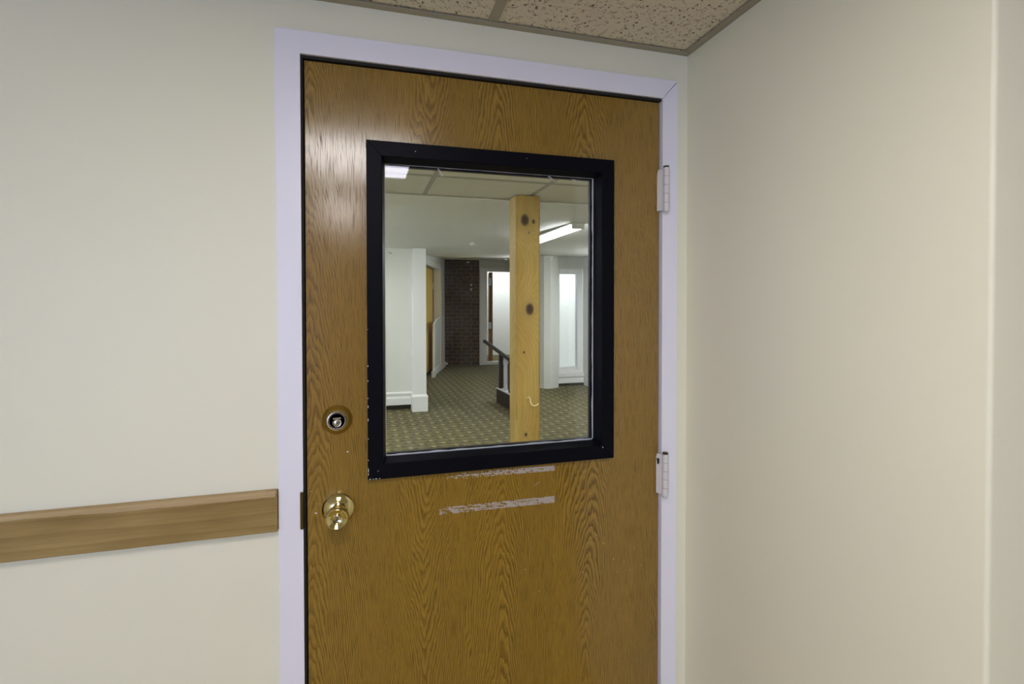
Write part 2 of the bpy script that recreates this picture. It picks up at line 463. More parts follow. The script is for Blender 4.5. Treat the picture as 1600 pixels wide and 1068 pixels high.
# suspended ceiling: slab > tiles, tee bars, wall angles
ceil = tag(box('ceiling', 'grid', (-2.82, 2.72, -5.12, .12, 2.30, 2.36)), 'suspended ceiling of fissured tiles above the wooden door', 'ceiling', kind='structure')
xl = [XR]; x = .310
while x > -2.7: xl.append(x); x -= .61
xl.append(-2.7); xl = xl[::-1]
yl = [0.0, -.36, -.97, -1.64, -2.25, -2.86, -3.47, -4.08, -4.69, -5.0]
LIGHTS = [(-.30, .310, -1.64, -.97), (-.30, .310, -3.47, -2.25)]
xcols = list(zip(xl, xl[1:])) + [(XR, 1.53), (1.53, 2.14), (2.14, 2.6)]
tsrc = {}
for (x0, x1) in xcols:
    for (y1, y0) in zip(yl, yl[1:]):
        if x0 >= XR-1e-4:
            y1c = min(y1, -.736)
            if y0 >= y1c - .02: continue
        else: y1c = y1
        cx, cy = (x0+x1)/2, (y0+y1c)/2
        if any(a-.01 < cx < b+.01 and c-.01 < cy < d+.01 for a, b, c, d in LIGHTS): continue
        key = (round(x1-x0, 3), round(y1c-y0, 3))
        if key not in tsrc:
            bm = bmesh.new(); bm_box(bm, x0+.002-cx, x1-.002-cx, y0+.002-cy, y1c-.002-cy, 0, .015)
            tsrc[key] = obj('ceiling_tile', bm, 'tile', ceil, keep_local=True); tsrc[key].location = (cx, cy, ZC+.0025)
        else: inst(tsrc[key], 'ceiling_tile', ceil, (cx, cy, ZC+.0025))
box('ceiling_tile', 'tile', (.002, .308, -3.468, -2.863, ZC+.0025, ZC+.0175), ceil); box('ceiling_tile', 'tile', (.002, .308, -2.857, -2.252, ZC+.0025, ZC+.0175), ceil)
box('tee_bar', 'grid', (-.012, .012, -3.4575, -2.2625, ZC-.001, ZC+.002), ceil)
for x in xl[1:-1]:
    box('tee_bar', 'grid', (x-.012, x+.012, -5.0, -.0235, ZC-.001, ZC+.002), ceil)
    bm = bmesh.new(); bm_box(bm, x-.0015, x+.0015, -5.0, -.0235, ZC+.002, ZC+.035); obj('tee_web', bm, 'grid', ceil)
for y in yl[1:-1]:
    for (x0, x1) in zip(xl, xl[1:]):
        box('cross_tee', 'grid', (x0+.0125, x1-.0125, y-.012, y+.012, ZC-.0012, ZC+.0018), ceil)
def angle(name, x0, x1, y0, y1):
    box(name, 'grid', (x0, x1, y0, y1, ZC-.0025, ZC-.0005), ceil)
angle('wall_angle', -2.7, XR-.001, -.0225, -.0005)
angle('wall_angle', XR-.0225, XR-.0005, -.735, -.0235)
angle('wall_angle', XR+.0, 2.6, -.7585, -.7365)
angle('wall_angle', -2.6995, -2.6775, -5., -.0235)

def troffer(x0, x1, y0, y1, label):
    t = thing('ceiling_light', ((x0+x1)/2, (y0+y1)/2, ZC), label, 'ceiling light', 'ceiling lights on the near side of the door')
    bm = bmesh.new(); w = .028
    bm_box(bm, x0, x1, y0, y0+w, ZC-.004, ZC+.02); bm_box(bm, x0, x1, y1-w, y1, ZC-.004, ZC+.02)
    bm_box(bm, x0, x0+w, y0+w, y1-w, ZC-.004, ZC+.02); bm_box(bm, x1-w, x1, y0+w, y1-w, ZC-.004, ZC+.02)
    obj('light_frame', bm, 'lampwhite', t)
    box('light_lens', 'lens', (x0+w, x1-w, y0+w, y1-w, ZC+.002, ZC+.012), t)
    box('light_housing', 'steel', (x0+.002, x1-.002, y0+.002, y1-.002, ZC+.021, ZC+.09), t)
troffer(-.30+.013, .31-.050, -1.64+.013, -.97-.013, 'square lit ceiling panel just behind the camera, mirrored in the door glass')
troffer(-.30+.013, -.0125, -3.47+.013, -2.25-.013, 'long lit ceiling panel farther back in the near room')

# ------------------------------------------------------------------ door frame
tr = thing('trim_1', (OX0, 0, 0), 'lavender white steel frame with mitred corners around the wooden door', 'door frame', kind='structure')
CX0, CX1, CZ = -.1824, .8366, 2.0895
YF = -.012
def jamb_member(poly):
    bm = bmesh.new()
    bm_hull(bm, [(x, YF, z) for x, z in poly], [(x, .0, z) for x, z in poly])
    return bm
g = .0007
bm = jamb_member([(CX0, 0), (OX0, 0), (OX0, OZ), (CX0, CZ)])
bm_box(bm, OX0-.0195, OX0-.0003, 0, .132, 0, OZ); obj('jamb', bm, 'trimw', tr)
bm = jamb_member([(OX1, 0), (CX1, 0), (CX1, CZ-g*2), (OX1, OZ-g)])
bm_box(bm, OX1+.0003, OX1+.0195, 0, .132, 0, OZ); obj('jamb', bm, 'trimw', tr)
bm = jamb_member([(CX0, CZ), (OX0, OZ), (OX1-g, OZ), (CX1-g*2, CZ)])
bm_box(bm, OX0, OX1, 0, .132, OZ+.0003, OZ+.0195); obj('head_jamb', bm, 'trimw', tr)
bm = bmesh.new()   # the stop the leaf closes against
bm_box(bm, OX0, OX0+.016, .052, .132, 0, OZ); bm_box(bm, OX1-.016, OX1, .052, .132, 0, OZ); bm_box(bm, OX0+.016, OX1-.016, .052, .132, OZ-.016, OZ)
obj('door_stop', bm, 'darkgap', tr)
bm = bmesh.new()   # dark strip painting the shade in the gap above and left of the leaf
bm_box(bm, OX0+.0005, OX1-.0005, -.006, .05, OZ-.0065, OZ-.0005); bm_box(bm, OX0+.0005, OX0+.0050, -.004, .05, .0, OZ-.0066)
tag(obj('gap_shade', bm, 'darkgap', tr), 'dark strip standing for the shade in the gap above the door')
tag(box('strike_plate', 'bronze', (OX0-.0065, OX0+.001, -.0150, .03, .970, 1.055), tr, .002), 'dark brass latch strike on the frame edge')

# chair rail
bm = bmesh.new()
N = 260; xa, xb = -2.7, CX0-.0015
prof = [(-.0005, .974), (-.0195, .974), (-.0205, .9755), (-.0205, 1.0585), (-.0165, 1.0632), (-.0005, 1.0632)]
rings = []
for i in range(N+1):
    x = xa+(xb-xa)*i/N
    r = []
    for k, (y, z) in enumerate(prof):
        j = mnoise.noise(Vector((x*16, k*3.1, 0)))*.0005 + mnoise.noise(Vector((x*70, k*3.1, 4)))*.0004
        if k in (1, 2) : j += .004*math.exp(-((x+1.083)/.012)**2)+.003*math.exp(-((x+.898)/.014)**2) if k == 1 else 0
        r.append(bm.verts.new((x, y + abs(j)*.4, z + j*(1 if k < 3 else .8))))
    rings.append(r)
for a, b in zip(rings, rings[1:]):
    for k in range(6): bm.faces.new((a[k], a[(k+1) % 6], b[(k+1) % 6], b[k]))
bm.faces.new(rings[0]); bm.faces.new(rings[-1])
cr = tag(obj('trim_2', bm, 'rail', origin=(-.19, 0, .974)), 'worn brown wooden chair rail running left from the door frame', 'chair rail', kind='structure')

bm = bmesh.new(); prev = None     # bare, rubbed top edge
for i in range(181):
    x = xa+(xb-.003-xa)*i/180
    w = .0035+.0035*max(0, mnoise.noise(Vector((x*7, 1.3, 0))))+.0022*mnoise.noise(Vector((x*40, 2.2, 0)))+(.004 if x > -.62 else 0)*(1 if x > -.5 else (x+.62)/.12)
    w = max(.0008, w)
    cur = [bm.verts.new((x, -.0214, 1.0600-w)), bm.verts.new((x, -.0214, 1.0597)), bm.verts.new((x, -.0172, 1.0644)), bm.verts.new((x, -.0010, 1.0644))]
    if prev:
        for k in range(3): bm.faces.new((prev[k], cur[k], cur[k+1], prev[k+1]))
    prev = cur
tag(obj('rubbed_edge', bm, 'bareedge', cr), 'paler rubbed top edge')

# ------------------------------------------------------------------ the wooden door
LX0, LX1, LZ = -.1235, .7865, 2.030
door = thing('door_1', (LX0, 0, 0), 'oak veneered door with a black framed window and brass knob', 'door', kind='structure')
VX0, VX1, VZ0, VZ1 = .0104, .6435, 1.0678, 1.8593      # outer edge of the black frame
HX0, HX1, HZ0, HZ1 = VX0+.020, VX1-.020, VZ0+.020, VZ1-.020
bm = bmesh.new()
def ring_face(y):
    o_ = [bm.verts.new(p) for p in ((LX0, y, .008), (LX1, y, .008), (LX1, y, LZ), (LX0, y, LZ))]
    i_ = [bm.verts.new(p) for p in ((HX0, y, HZ0), (HX1, y, HZ0), (HX1, y, HZ1), (HX0, y, HZ1))]
    for k in range(4): bm.faces.new((o_[k], o_[(k+1) % 4], i_[(k+1) % 4], i_[k]))
    return o_, i_
o1, i1 = ring_face(0.0); o2, i2 = ring_face(.045)
for k in range(4):
    bm.faces.new((o1[k], o1[(k+1) % 4], o2[(k+1) % 4], o2[k])); bm.faces.new((i1[k], i1[(k+1) % 4], i2[(k+1) % 4], i2[k]))
obj('leaf', bm, 'oak', door, bevel=.0012)

# black glazing frame: four mitred members, each with a sloped inner face
FW, SL, GY = .0345, .008, .027
def member(c0, c1, i0, i1, g0, g1):
    """c = outer corners, i = inner edge of flat face, g = edge at the glass (x, z)"""
    bm = bmesh.new()
    def ring(c, i, gg):
        return [(c[0], -.0005, c[1]), (c[0], -.014, c[1]), (i[0], -.014, i[1]), (i[0]+(gg[0]-i[0])*.15, -.012, i[1]+(gg[1]-i[1])*.15), (gg[0], GY-.0005, gg[1]), (i[0], GY-.0005, i[1]), (i[0], -.0005, i[1])]
    bm_hull(bm, ring(c0, i0, g0), ring(c1, i1, g1))
    return bm
C_ = [(VX0, VZ0), (VX1, VZ0), (VX1, VZ1), (VX0, VZ1)]
I_ = [(VX0+FW, VZ0+FW), (VX1-FW, VZ0+FW), (VX1-FW, VZ1-FW), (VX0+FW, VZ1-FW)]
G_ = [(VX0+FW+SL, VZ0+FW+SL), (VX1-FW-SL, VZ0+FW+SL), (VX1-FW-SL, VZ1-FW-SL), (VX0+FW+SL, VZ1-FW-SL)]
for k in range(4):
    q = (k+1) % 4
    obj('glazing_bead', member(C_[k], C_[q], I_[k], I_[q], G_[k], G_[q]), 'black', door, bevel=.0009)
# the same on the hall side, plain
bm = bmesh.new()
for b in ((VX0, VX1, VZ0, VZ0+.043), (VX0, VX1, VZ1-.043, VZ1), (VX0, VX0+.043, VZ0+.043, VZ1-.043), (VX1-.043, VX1, VZ0+.043, VZ1-.043)):
    bm_box(bm, b[0], b[1], .0455, .057, b[2], b[3])
obj('hall_side_bead', bm, 'black', door)
gl = box('glass_pane', 'glass', (HX0+.001, HX1-.001, GY, GY+.006, HZ0+.001, HZ1-.001), door)
gx0, gx1, gz0, gz1 = VX0+FW+SL, VX1-FW-SL, VZ0+FW+SL, VZ1-FW-SL
def strip(name, pts_a, pts_b, parent, mat, y0, y1):
    bm = bmesh.new()
    bm_hull(bm, [(x, y0, z) for x, z in pts_a + pts_b[::-1]], [(x, y1, z) for x, z in pts_a + pts_b[::-1]])
    return obj(name, bm, mat, parent)
def wavy_strip(name, horiz, a, b, pos, w, mat, parent, y0, y1, inward):
    n = 46; A = []; B = []
    for i in range(n+1):
        s = a+(b-a)*i/n
        ww = max(.0006, w*(1+.55*mnoise.noise(Vector((s*31, pos*7, 2)))))
        A.append((s, pos) if horiz else (pos, s)); B.append((s, pos+inward*ww) if horiz else (pos+inward*ww, s))
    bm = bmesh.new(); fa = [[bm.verts.new((x, y, z)) for x, z in L] for L in (A, B) for y in (y0, y1)]
    for i in range(n):
        for p, q in ((0, 2), (2, 3), (3, 1), (1, 0)): bm.faces.new((fa[p][i], fa[p][i+1], fa[q][i+1], fa[q][i]))
    return obj(name, bm, mat, parent)
gt = GY-.0002
wavy_strip('glazing_tape', True, gx0-.002, gx1+.002, gz0-.001, .0046, 'tape', gl, gt-.0009, gt, 1)
wavy_strip('glazing_tape', False, gz0-.002, gz1+.002, gx1+.001, .0042, 'tape', gl, gt-.0009, gt, -1)
wavy_strip('glazing_tape', True, gx0-.002, gx1+.002, gz1+.001, .0016, 'tape', gl, gt-.0009, gt, -1)
wavy_strip('glazing_tape', False, gz0-.002, gz1+.002, gx0-.001, .0020, 'tape', gl, gt-.0009, gt, 1)
# scraps of tape left on the glass: (centre x, z, length, width, angle)
def scrap(cx, cz, L, w, ang):
    bm = bmesh.new(); n = 7; top = []; bot = []
    for i in range(n+1):
        s = (i/n-.5)*L; t_ = w*(.45+.55*mnoise.noise(Vector((cx*50+i*.9, cz*40, 1)))+.35*math.sin(math.pi*i/n))
        t_ = max(t_, w*.2)
        for L_, sg in ((top, 1), (bot, -1)):
            x = s*math.cos(ang)-sg*t_*.5*math.sin(ang); z = s*math.sin(ang)+sg*t_*.5*math.cos(ang)
            L_.append((cx+x, cz+z))
    ring = top+bot[::-1]
    bm_hull(bm, [(x, GY-.0012, z) for x, z in ring], [(x, GY-.0002, z) for x, z in ring])
    return obj('tape_scrap', bm, 'smear', gl)
for a in ((.1877, 1.8048, .024, .007, -1.0), (.479, 1.8105, .027, .0055, -.6), (.267, 1.6314, .013, .009, .4), (.4836, 1.6001, .007, .010, 1.2),
          (.3554, 1.5938, .004, .007, 1.5), (.0659, 1.6027, .004, .011, 1.2), (.548, 1.8085, .022, .004, -.25)): scrap(*a)

# pale strips of tape glue left on the veneer, in crumbs
def residue(x0, x1, z0, z1, slope, seed, dense):
    bm = bmesh.new(); dx = .0013; dz = .0017
    nx = int((x1-x0)/dx); nz = int((z1-z0)/dz)
    for i in range(nx):
        u = i/nx
        for k in range(nz):
            x = x0+i*dx; z = z0+k*dz + slope*(x-x0)
            n = mnoise.noise(Vector((x*75+k*dense[2], k*.42, seed)))*.62 + mnoise.noise(Vector((x*330+k*dense[2]*2, k*.5, seed+4)))*.55
            th = dense[0]+(dense[1]-dense[0])*u
            gap = mnoise.noise(Vector((x*26, 9.1, seed)))
            if n + gap*.55*(1-u) + th > .12:
                bm_box(bm, x, x+dx*1.04, -.00045, -.0001, z, z+dz*1.04)
    bmesh.ops.remove_doubles(bm, verts=bm.verts, dist=.00012)
    o = obj('tape_residue', bm, 'residue', door); return o
tag(residue(.1785, .4805, 1.0475, 1.0620, -.0105, 2.0, (-.10, .42, .15)), 'patchy pale tape residue right under the window frame', kind='stuff')
tag(residue(.1790, .4805, .9625, .9810, -.0065, 7.0, (.02, .36, .60)), 'pale tape residue strip, the lower of two', kind='stuff')
bm = bmesh.new(); bm_hull(bm, [(.424, -.0005, 1.010), (.437, -.0005, 1.0175), (.440, -.0005, 1.0195), (.428, -.0005, 1.0135)], [(.424, -.0001, 1.010), (.437, -.0001, 1.0175), (.440, -.0001, 1.0195), (.428, -.0001, 1.0135)])
obj('paint_fleck', bm, 'residue', door)
# flecks of bare paint: on the window frame's left and bottom edges and on the lower veneer
bm = bmesh.new(); rr = random.Random(3)
def fleck(x, z, w, h, y):
    ps = [(x+math.cos(a)*w*rr.uniform(.6, 1.), z+math.sin(a)*h*rr.uniform(.6, 1.)) for a in [k*1.047 for k in range(6)]]
    bm_hull(bm, [(p, y-.0003, q) for p, q in ps], [(p, y-.0001, q) for p, q in ps])
for z, h in ((1.115, .002), (1.091, .007), (1.082, .003), (1.165, .002), (1.30, .002), (1.335, .003), (1.26, .002), (1.21, .005), (1.24, .004), (1.42, .001)):
    fleck(VX0+.0012, z, .0010, h, -.014)
for x, w in ((.015, .003), (.022, .002), (.029, .004), (.037, .0015)): fleck(x, VZ0+.0022, w, .0012, -.014)
for x, z, r_ in ((.611, 1.0985, .0022), (.123, 1.8405, .0012), (.0335, 1.088, .0012), (.40, 1.845, .0008)): fleck(x, z, r_, r_, -.014)
for x, z, r_ in ((.343, .845, .0014), (.400, .795, .0016), (.437, .734, .0014), (.62, .835, .0013), (.65, .788, .0017), (.682, .775, .0012), (.56, .765, .0014),
                 (.70, .75, .0010), (.66, .752, .001), (.735, .76, .001), (.60, .86, .0009), (.715, .81, .0009), (-.105, .999, .0035), (-.10, 1.02, .0012), (-.035, 1.135, .003), (-.115, 1.05, .0012), (.20, .90, .0008)):
    fleck(x, z, r_, r_*.6, 0.)
tag(obj('paint_chip', bm, 'chip', door), 'scattered pale chips and flecks', kind='stuff')

# deadbolt
bm = bmesh.new(); cx, cz = -.0572, 1.2120
bm_lathe(bm, [(.0335, .0), (.0337, .0015), (.0320, .0045), (.0268, .0125), (.0236, .0165), (.0226, .0172)], cx, cz, -.0001, 44)
db = tag(obj('deadbolt', bm, 'satin_brass', door, smooth=True), 'brass deadbolt collar above the knob')
bm = bmesh.new(); bm_lathe(bm, [(.0225, .0165), (.0228, .0182), (.0216, .0198), (.0200, .0200), (.0190, .0190), (.0185, .0172)], cx, cz, -.0001, 44); obj('bright_rim', bm, 'nickel', db, smooth=True)
bm = bmesh.new(); bm_lathe(bm, [(.0184, .0150), (.0184, .0176), (.0150, .0166)], cx, cz, -.0001, 36); obj('lock_face', bm, 'facemetal', db, smooth=True)
bm = bmesh.new(); bm_box(bm, cx-.009, cx+.009, -.0196, -.0166, cz+.0045, cz+.0078); obj('raised_bar', bm, 'facemetal', db, bevel=.0006)
bm = bmesh.new(); bm_lathe(bm, [(.0098, .0150), (.0098, .0180), (.0088, .0190), (.0072, .0188), (.0062, .0176), (.0040, .0182)], cx, cz-.0045, -.0001, 28); kc = obj('key_cylinder', bm, 'nickel', db, smooth=True)
bm = bmesh.new(); bm_box(bm, cx-.0007, cx+.0007, -.0187, -.0175, cz-.0085, cz-.0010); obj('keyhole', bm, 'darkgap', db)

# knob
bm = bmesh.new(); cx, cz = -.0567, 1.0035
bm_lathe(bm, [(.0362, .0), (.0364, .0020), (.0350, .0042), (.0300, .0082), (.0235, .0120), (.0185, .0142), (.0150, .0150)], cx, cz, -.0001, 56)
kn = tag(obj('doorknob', bm, 'brass', door, smooth=True), 'polished brass tulip knob with keyhole below the deadbolt')
bm = bmesh.new()
bm_lathe(bm, [(.0150, .0145), (.0148, .0185), (.0160, .0230), (.0195, .0300), (.0230, .0380), (.0250, .0460), (.0252, .0530), (.0240, .0590), (.0225, .0625), (.0212, .0632),
              (.0196, .0622), (.0150, .0585), (.0100, .0560), (.0075, .0555)], cx, cz, -.0001, 56)
obj('knob_grip', bm, 'brass', kn, smooth=True, sharp=60)
bm = bmesh.new(); bm_lathe(bm, [(.0074, .0540), (.0074, .0585), (.0064, .0592), (.0050, .0588), (.0042, .0570)], cx, cz, -.0001, 28); obj('key_cylinder', bm, 'nickel', kn, smooth=True)
bm = bmesh.new(); bm_box(bm, cx-.0008, cx+.0008, -.0584, -.0565, cz-.0040, cz+.0036); obj('keyhole', bm, 'darkgap', kn)
tag(box('latch_plate', 'bronze', (LX0-.0012, LX0-.0001, .008, .036, .972, 1.052), door), 'dark edge plate of the latch')

# hinges
def hinge(z0, z1, label, torn):
    bm = bmesh.new(); hx, hy = .7950, -.0215; n = 5; L = (z1-z0)
    zz = [z0+.004 + (L-.008)*k/n for k in range(n+1)]
    for k in range(n):
        prof = [(.0080, zz[k]+.0003), (.0086, zz[k]+.0010), (.0086, zz[k+1]-.0010), (.0080, zz[k+1]-.0003)]
        bm_lathe(bm, prof, hx, 0, hy, 22, axis='z')
    h = tag(obj('hinge', bm, 'hinge', door, smooth=True), label)
    bm = bmesh.new(); bm_lathe(bm, [(.0050, z1-.0042), (.0050, z1-.0022), (.0078, z1-.0020), (.0080, z1), (.0055, z1+.0010)], hx, 0, hy, 20, axis='z'); tag(obj('hinge_pin', bm, 'bronze' if 1 else 'steel', h, smooth=True), 'dark pin head')
    bm = bmesh.new(); bm_lathe(bm, [(.0050, z0+.0040), (.0074, z0+.0032), (.0068, z0+.0004), (.0030, z0-.0010)], hx, 0, hy, 20, axis='z'); obj('pin_tip', bm, 'hinge', h, smooth=True)
    bm = bmesh.new(); zt = z1-.006; zb = z0+.008
    bm_hull(bm, [(.7885, -.018, zb), (.7795, -.0008, zb), (.7795, -.0008, zt-.010), (.7825, -.0010, zt), (.7885, -.018, zt)],
                [(.7895, -.0165, zb), (.7807, -.0001, zb), (.7807, -.0001, zt-.010), (.7837, -.0002, zt), (.7895, -.0165, zt)])
    obj('hinge_leaf', bm, 'hinge', h)
    bm = bmesh.new(); bm_box(bm, hx-.002, hx+.0165, -.0150, -.0121, zb, zt); obj('frame_leaf', bm, 'hinge', h, bevel=.0008)
    bm = bmesh.new()
    for k in (1, 2, 3, 4): bm_lathe(bm, [(.0077, zz[k]-.0004), (.0077, zz[k]+.0004)], hx, 0, hy, 20, axis='z')
    tag(obj('knuckle_joint', bm, 'bronze', h), 'dark gap line between knuckles', kind='stuff')
    if torn:
        bm = bmesh.new(); bm_hull(bm, [(.7765, -.0100, z1-.016), (.7815, -.0140, z1-.018), (.7812, -.0138, z1-.030), (.7785, -.0115, z1-.034)], [(.7760, -.0085, z1-.016), (.7810, -.0125, z1-.018), (.7808, -.0122, z1-.030), (.7780, -.0100, z1-.034)])
        tag(obj('bare_patch', bm, 'darkgap', h), 'dark gap where paint is torn')
hinge(1.7255, 1.8525, 'white painted hinge at the top of the door', False)
hinge(.9480, 1.0715, 'white painted hinge at knob height, paint torn', True)

# ------------------------------------------------------------------ the hall beyond the door
HZ = 2.12
YS = 1.828     # where the tiles end and the gypsum begins
tag(box('floor', 'carpet', (-1.6, 4.4, .12, 14.0, -.1, 0)), 'olive carpet with cream and dark dots in the hall', 'carpet', kind='structure')
tag(box('threshold', 'darkbase', (OX0, OX1, .0005, .1195, -.1, .004)), 'dark threshold under the wooden door', 'threshold', kind='structure')
hc = tag(box('ceiling', 'hallgrid', (-1.6, 4.0, .12, YS, 2.26, 2.30)), 'grey tiled ceiling strip over the near end of the hall', 'ceiling', kind='structure')
hx = [-1.5, -1.495, -.879, -.263, .353, .969, 1.585, 2.201, 2.817, 3.433, 3.85]
hy = [.12, .739, 1.355, YS]
hsrc = {}
PAN = []
for x0, x1 in zip(hx[1:], hx[2:]):
    for y0, y1 in zip(hy, hy[1:]):
        cx, cy = (x0+x1)/2, (y0+y1)/2
        if y0 < .2 and min(abs(cx-q) for q in (-.571, .045, 1.277, 2.509)) < .05: PAN.append((x0, x1, y0, y1)); continue
        key = (round(x1-x0, 3), round(y1-y0, 3))
        if key not in hsrc:
            bm = bmesh.new(); bm_box(bm, x0+.002-cx, x1-.002-cx, y0+.002-cy, y1-.002-cy, 0, .015)
            hsrc[key] = obj('ceiling_tile', bm, 'halltile', hc, keep_local=True); hsrc[key].location = Vector((cx, cy, HZ+.0025))
        else: inst(hsrc[key], 'ceiling_tile', hc, (cx, cy, HZ+.0025))
for x in hx[2:-1]: box('tee_bar', 'hallgrid', (x-.012, x+.012, .12, YS-.024, HZ-.001, HZ+.002), hc)
for y in hy[1:-1]:
    for x0, x1 in zip(hx[1:], hx[2:]): box('cross_tee', 'hallgrid', (x0+.0125, x1-.0125, y-.012, y+.012, HZ-.0012, HZ+.0018), hc)
box('edge_angle', 'hallgrid', (-1.5, 3.85, YS-.0235, YS, HZ-.003, HZ+.0015), hc)
for n, (x0, x1, y0, y1) in enumerate(PAN):  # panels out of view, added as fill light for the hall
    t = thing('ceiling_light', ((x0+x1)/2, (y0+y1)/2, HZ), '%s of four unseen fill panels added in the hall ceiling' % ('leftmost', 'second from the left', 'third from the left', 'rightmost')[n], 'ceiling light', 'unseen fill panels of the hall ceiling')
    box('light_lens', 'hallfill', (x0+.03, x1-.03, y0+.03, y1-.03, HZ+.003, HZ+.012), t)
    bm = bmesh.new()
    for b in ((x0+.003, x1-.003, y0+.003, y0+.03), (x0+.003, x1-.003, y1-.03, y1-.003), (x0+.003, x0+.03, y0+.03, y1-.03), (x1-.03, x1-.003, y0+.03, y1-.03)):
        bm_box(bm, *b, HZ+.0015, HZ+.013)
    obj('light_frame', bm, 'lampwhite', t)

# gypsum ceiling, rising gently towards the brick wall
gp = [(YS, 2.113), (3.6, 2.165), (5.9, 2.236), (7.45, 2.325), (9.72, 2.453), (11.2, 2.535)]
bm = bmesh.new()
def gyp_piece(xa, xb, pts):
    A = [[bm.verts.new((x, y, z+dz)) for y, z in pts] for x in (xa, xb) for dz in (0, .08)]
    for i in range(len(pts)-1):
        for p, q in ((0, 1), (1, 3), (3, 2), (2, 0)): bm.faces.new((A[p][i], A[p][i+1], A[q][i+1], A[q][i]))
    for e in (0, -1): bm.faces.new((A[0][e], A[1][e], A[3][e], A[2][e]))
gyp_piece(-1.6, 3.05, gp)
gyp_piece(3.05, 3.99, [(YS, 2.113), (3.6, 2.165), (5.9, 2.236), (7.45, 2.325)])
gyp_piece(3.05, 6.0, [(9.72, 2.453), (11.2, 2.535)])
tag(obj('ceiling', bm, 'gyp'), 'smooth painted hall ceiling rising towards the brick wall', 'ceiling', kind='structure')
def ceil_z(y):
    for (a, za), (b, zb) in zip(gp, gp[1:]):
        if a <= y <= b: return za+(zb-za)*(y-a)/(b-a)
    return gp[-1][1]

# hall side walls
tag(box('wall_hall_left', 'white_wall', (-1.62, -1.5, .12, 6.3, 0, 2.6)), 'off white wall at the left end of the hall', 'wall', kind='structure')
# panel wall with base and dark recess at left
tag(box('wall_panel', 'white_wall', (-1.5, .668, 6.10, 6.22, .072, 2.42)), 'off white wall panel left of the white pilaster', 'wall', kind='structure')
tag(box('wall_recess', 'darkbase', (-1.5, .668, 6.16, 6.22, 0, .0715)), 'dark recess under the left wall panel', 'recess', kind='structure')
bm = bmesh.new()
bm_hull(bm, [(-1.5, 6.0995, .072), (-1.5, 6.072, .072), (-1.5, 6.072, .165), (-1.5, 6.084, .180), (-1.5, 6.084, .205), (-1.5, 6.075, .216), (-1.5, 6.075, .236), (-1.5, 6.0995, .25)],
            [(.662, 6.0995, .072), (.662, 6.072, .072), (.662, 6.072, .165), (.662, 6.084, .180), (.662, 6.084, .205), (.662, 6.075, .216), (.662, 6.075, .236), (.662, 6.0995, .25)])
tag(obj('baseboard_left', bm, 'wtrim'), 'white moulded baseboard under the left wall panel', 'baseboard', kind='structure')
# pilaster
pil = tag(box('pilaster', 'wtrim', (.664, .842, 5.905, 6.40, 0, ceil_z(5.905)), bevel=.004), 'white square pilaster with a plinth block left of the brick wall', 'pilaster', kind='structure')
bm = bmesh.new(); bm_box(bm, .648, .860, 5.885, 6.09, 0, .19); obj('plinth', bm, 'wtrim', pil, bevel=.004)
bm = bmesh.new()
def sq(h, z): return [(.664-h, 5.905-h, z), (.842+h, 5.905-h, z), (.842+h, 6.09, z), (.664-h, 6.09, z)]
bm_hull(bm, sq(.022, .190), sq(.022, .205)); bm_hull(bm, sq(.022, .205), sq(.004, .235)); obj('plinth_cap', bm, 'wtrim', pil)

# angled wall with the honey coloured door, from behind the pilaster to the bricks
A0 = Vector((1.315, 9.10, 0)); A1 = Vector((1.863, 10.915, 0)); ad = (A1-A0).normalized(); an = Vector((-ad.y, ad.x, 0))   # an points away from the hall
az = math.atan2(ad.y, ad.x)
def awall(name, mat, t0, t1, n0, n1, z0, z1, parent=None, bevel=0.):
    ps = [A0+ad*t+an*n for t, n in ((t0, n0), (t1, n0), (t1, n1), (t0, n1))]
    bm = bmesh.new(); bm_prism(bm, [(p.x, p.y) for p in ps], z0, z1)
    return obj(name, bm, mat, parent, bevel=bevel)
TJ = 1.15        # far jamb of the opening, metres along the wall
bm = bmesh.new()
def aw(bm, t0, t1, n0, n1, z0, z1):
    ps = [A0+ad*t+an*n for t, n in ((t0, n0), (t1, n0), (t1, n1), (t0, n1))]; bm_prism(bm, [(p.x, p.y) for p in ps], z0, z1)
aw(bm, TJ, 1.92, 0, .14, 0, 2.62); aw(bm, -1.5, -.80, 0, .14, 0, 2.62); aw(bm, -.80, TJ, 0, .14, 2.24, 2.62)
tag(obj('wall_angled', bm, 'white_wall'), 'off white angled wall between the pilaster and the brick wall', 'wall', kind='structure')
bm = bmesh.new(); bm_prism(bm, [(.843, 6.25), (.843, 6.40), (.93, 8.0), (.80, 8.1), (.66, 6.25)], 0, 2.5)
tag(obj('wall_behind', bm, 'white_wall'), 'off white wall running back behind the pilaster', 'wall', kind='structure')
t3 = thing('trim_3', A0+ad*TJ, 'cream casing round the honey coloured door in the angled wall', 'door casing', kind='structure')
bm = bmesh.new(); aw(bm, TJ-.02, TJ, -.0, .13, 0, 2.24); aw(bm, TJ-.02, TJ+.16, -.02, -.0005, 0, 2.32); obj('jamb', bm, 'cream', t3)
bm = bmesh.new(); aw(bm, -.90, TJ-.0205, -.02, -.0005, 2.22, 2.32); obj('head_casing', bm, 'wtrim', t3)
bl = thing('baseboard_angled', A0+ad*.8, 'white baseboard along the angled wall', 'baseboard', kind='structure')
bm = bmesh.new(); aw(bm, TJ+.162, 1.90, -.022, -.0005, 0, .12); obj('base_board', bm, 'wtrim', bl, bevel=.003)
d2 = thing('door_2', A0+ad*.2+an*.10, 'honey coloured wooden door standing in the angled wall left of the bricks', 'door', kind='structure')
bm = bmesh.new(); aw(bm, -.72, .98, .131, .17, .07, 2.22); obj('leaf', bm, 'yellowwood', d2, bevel=.002)
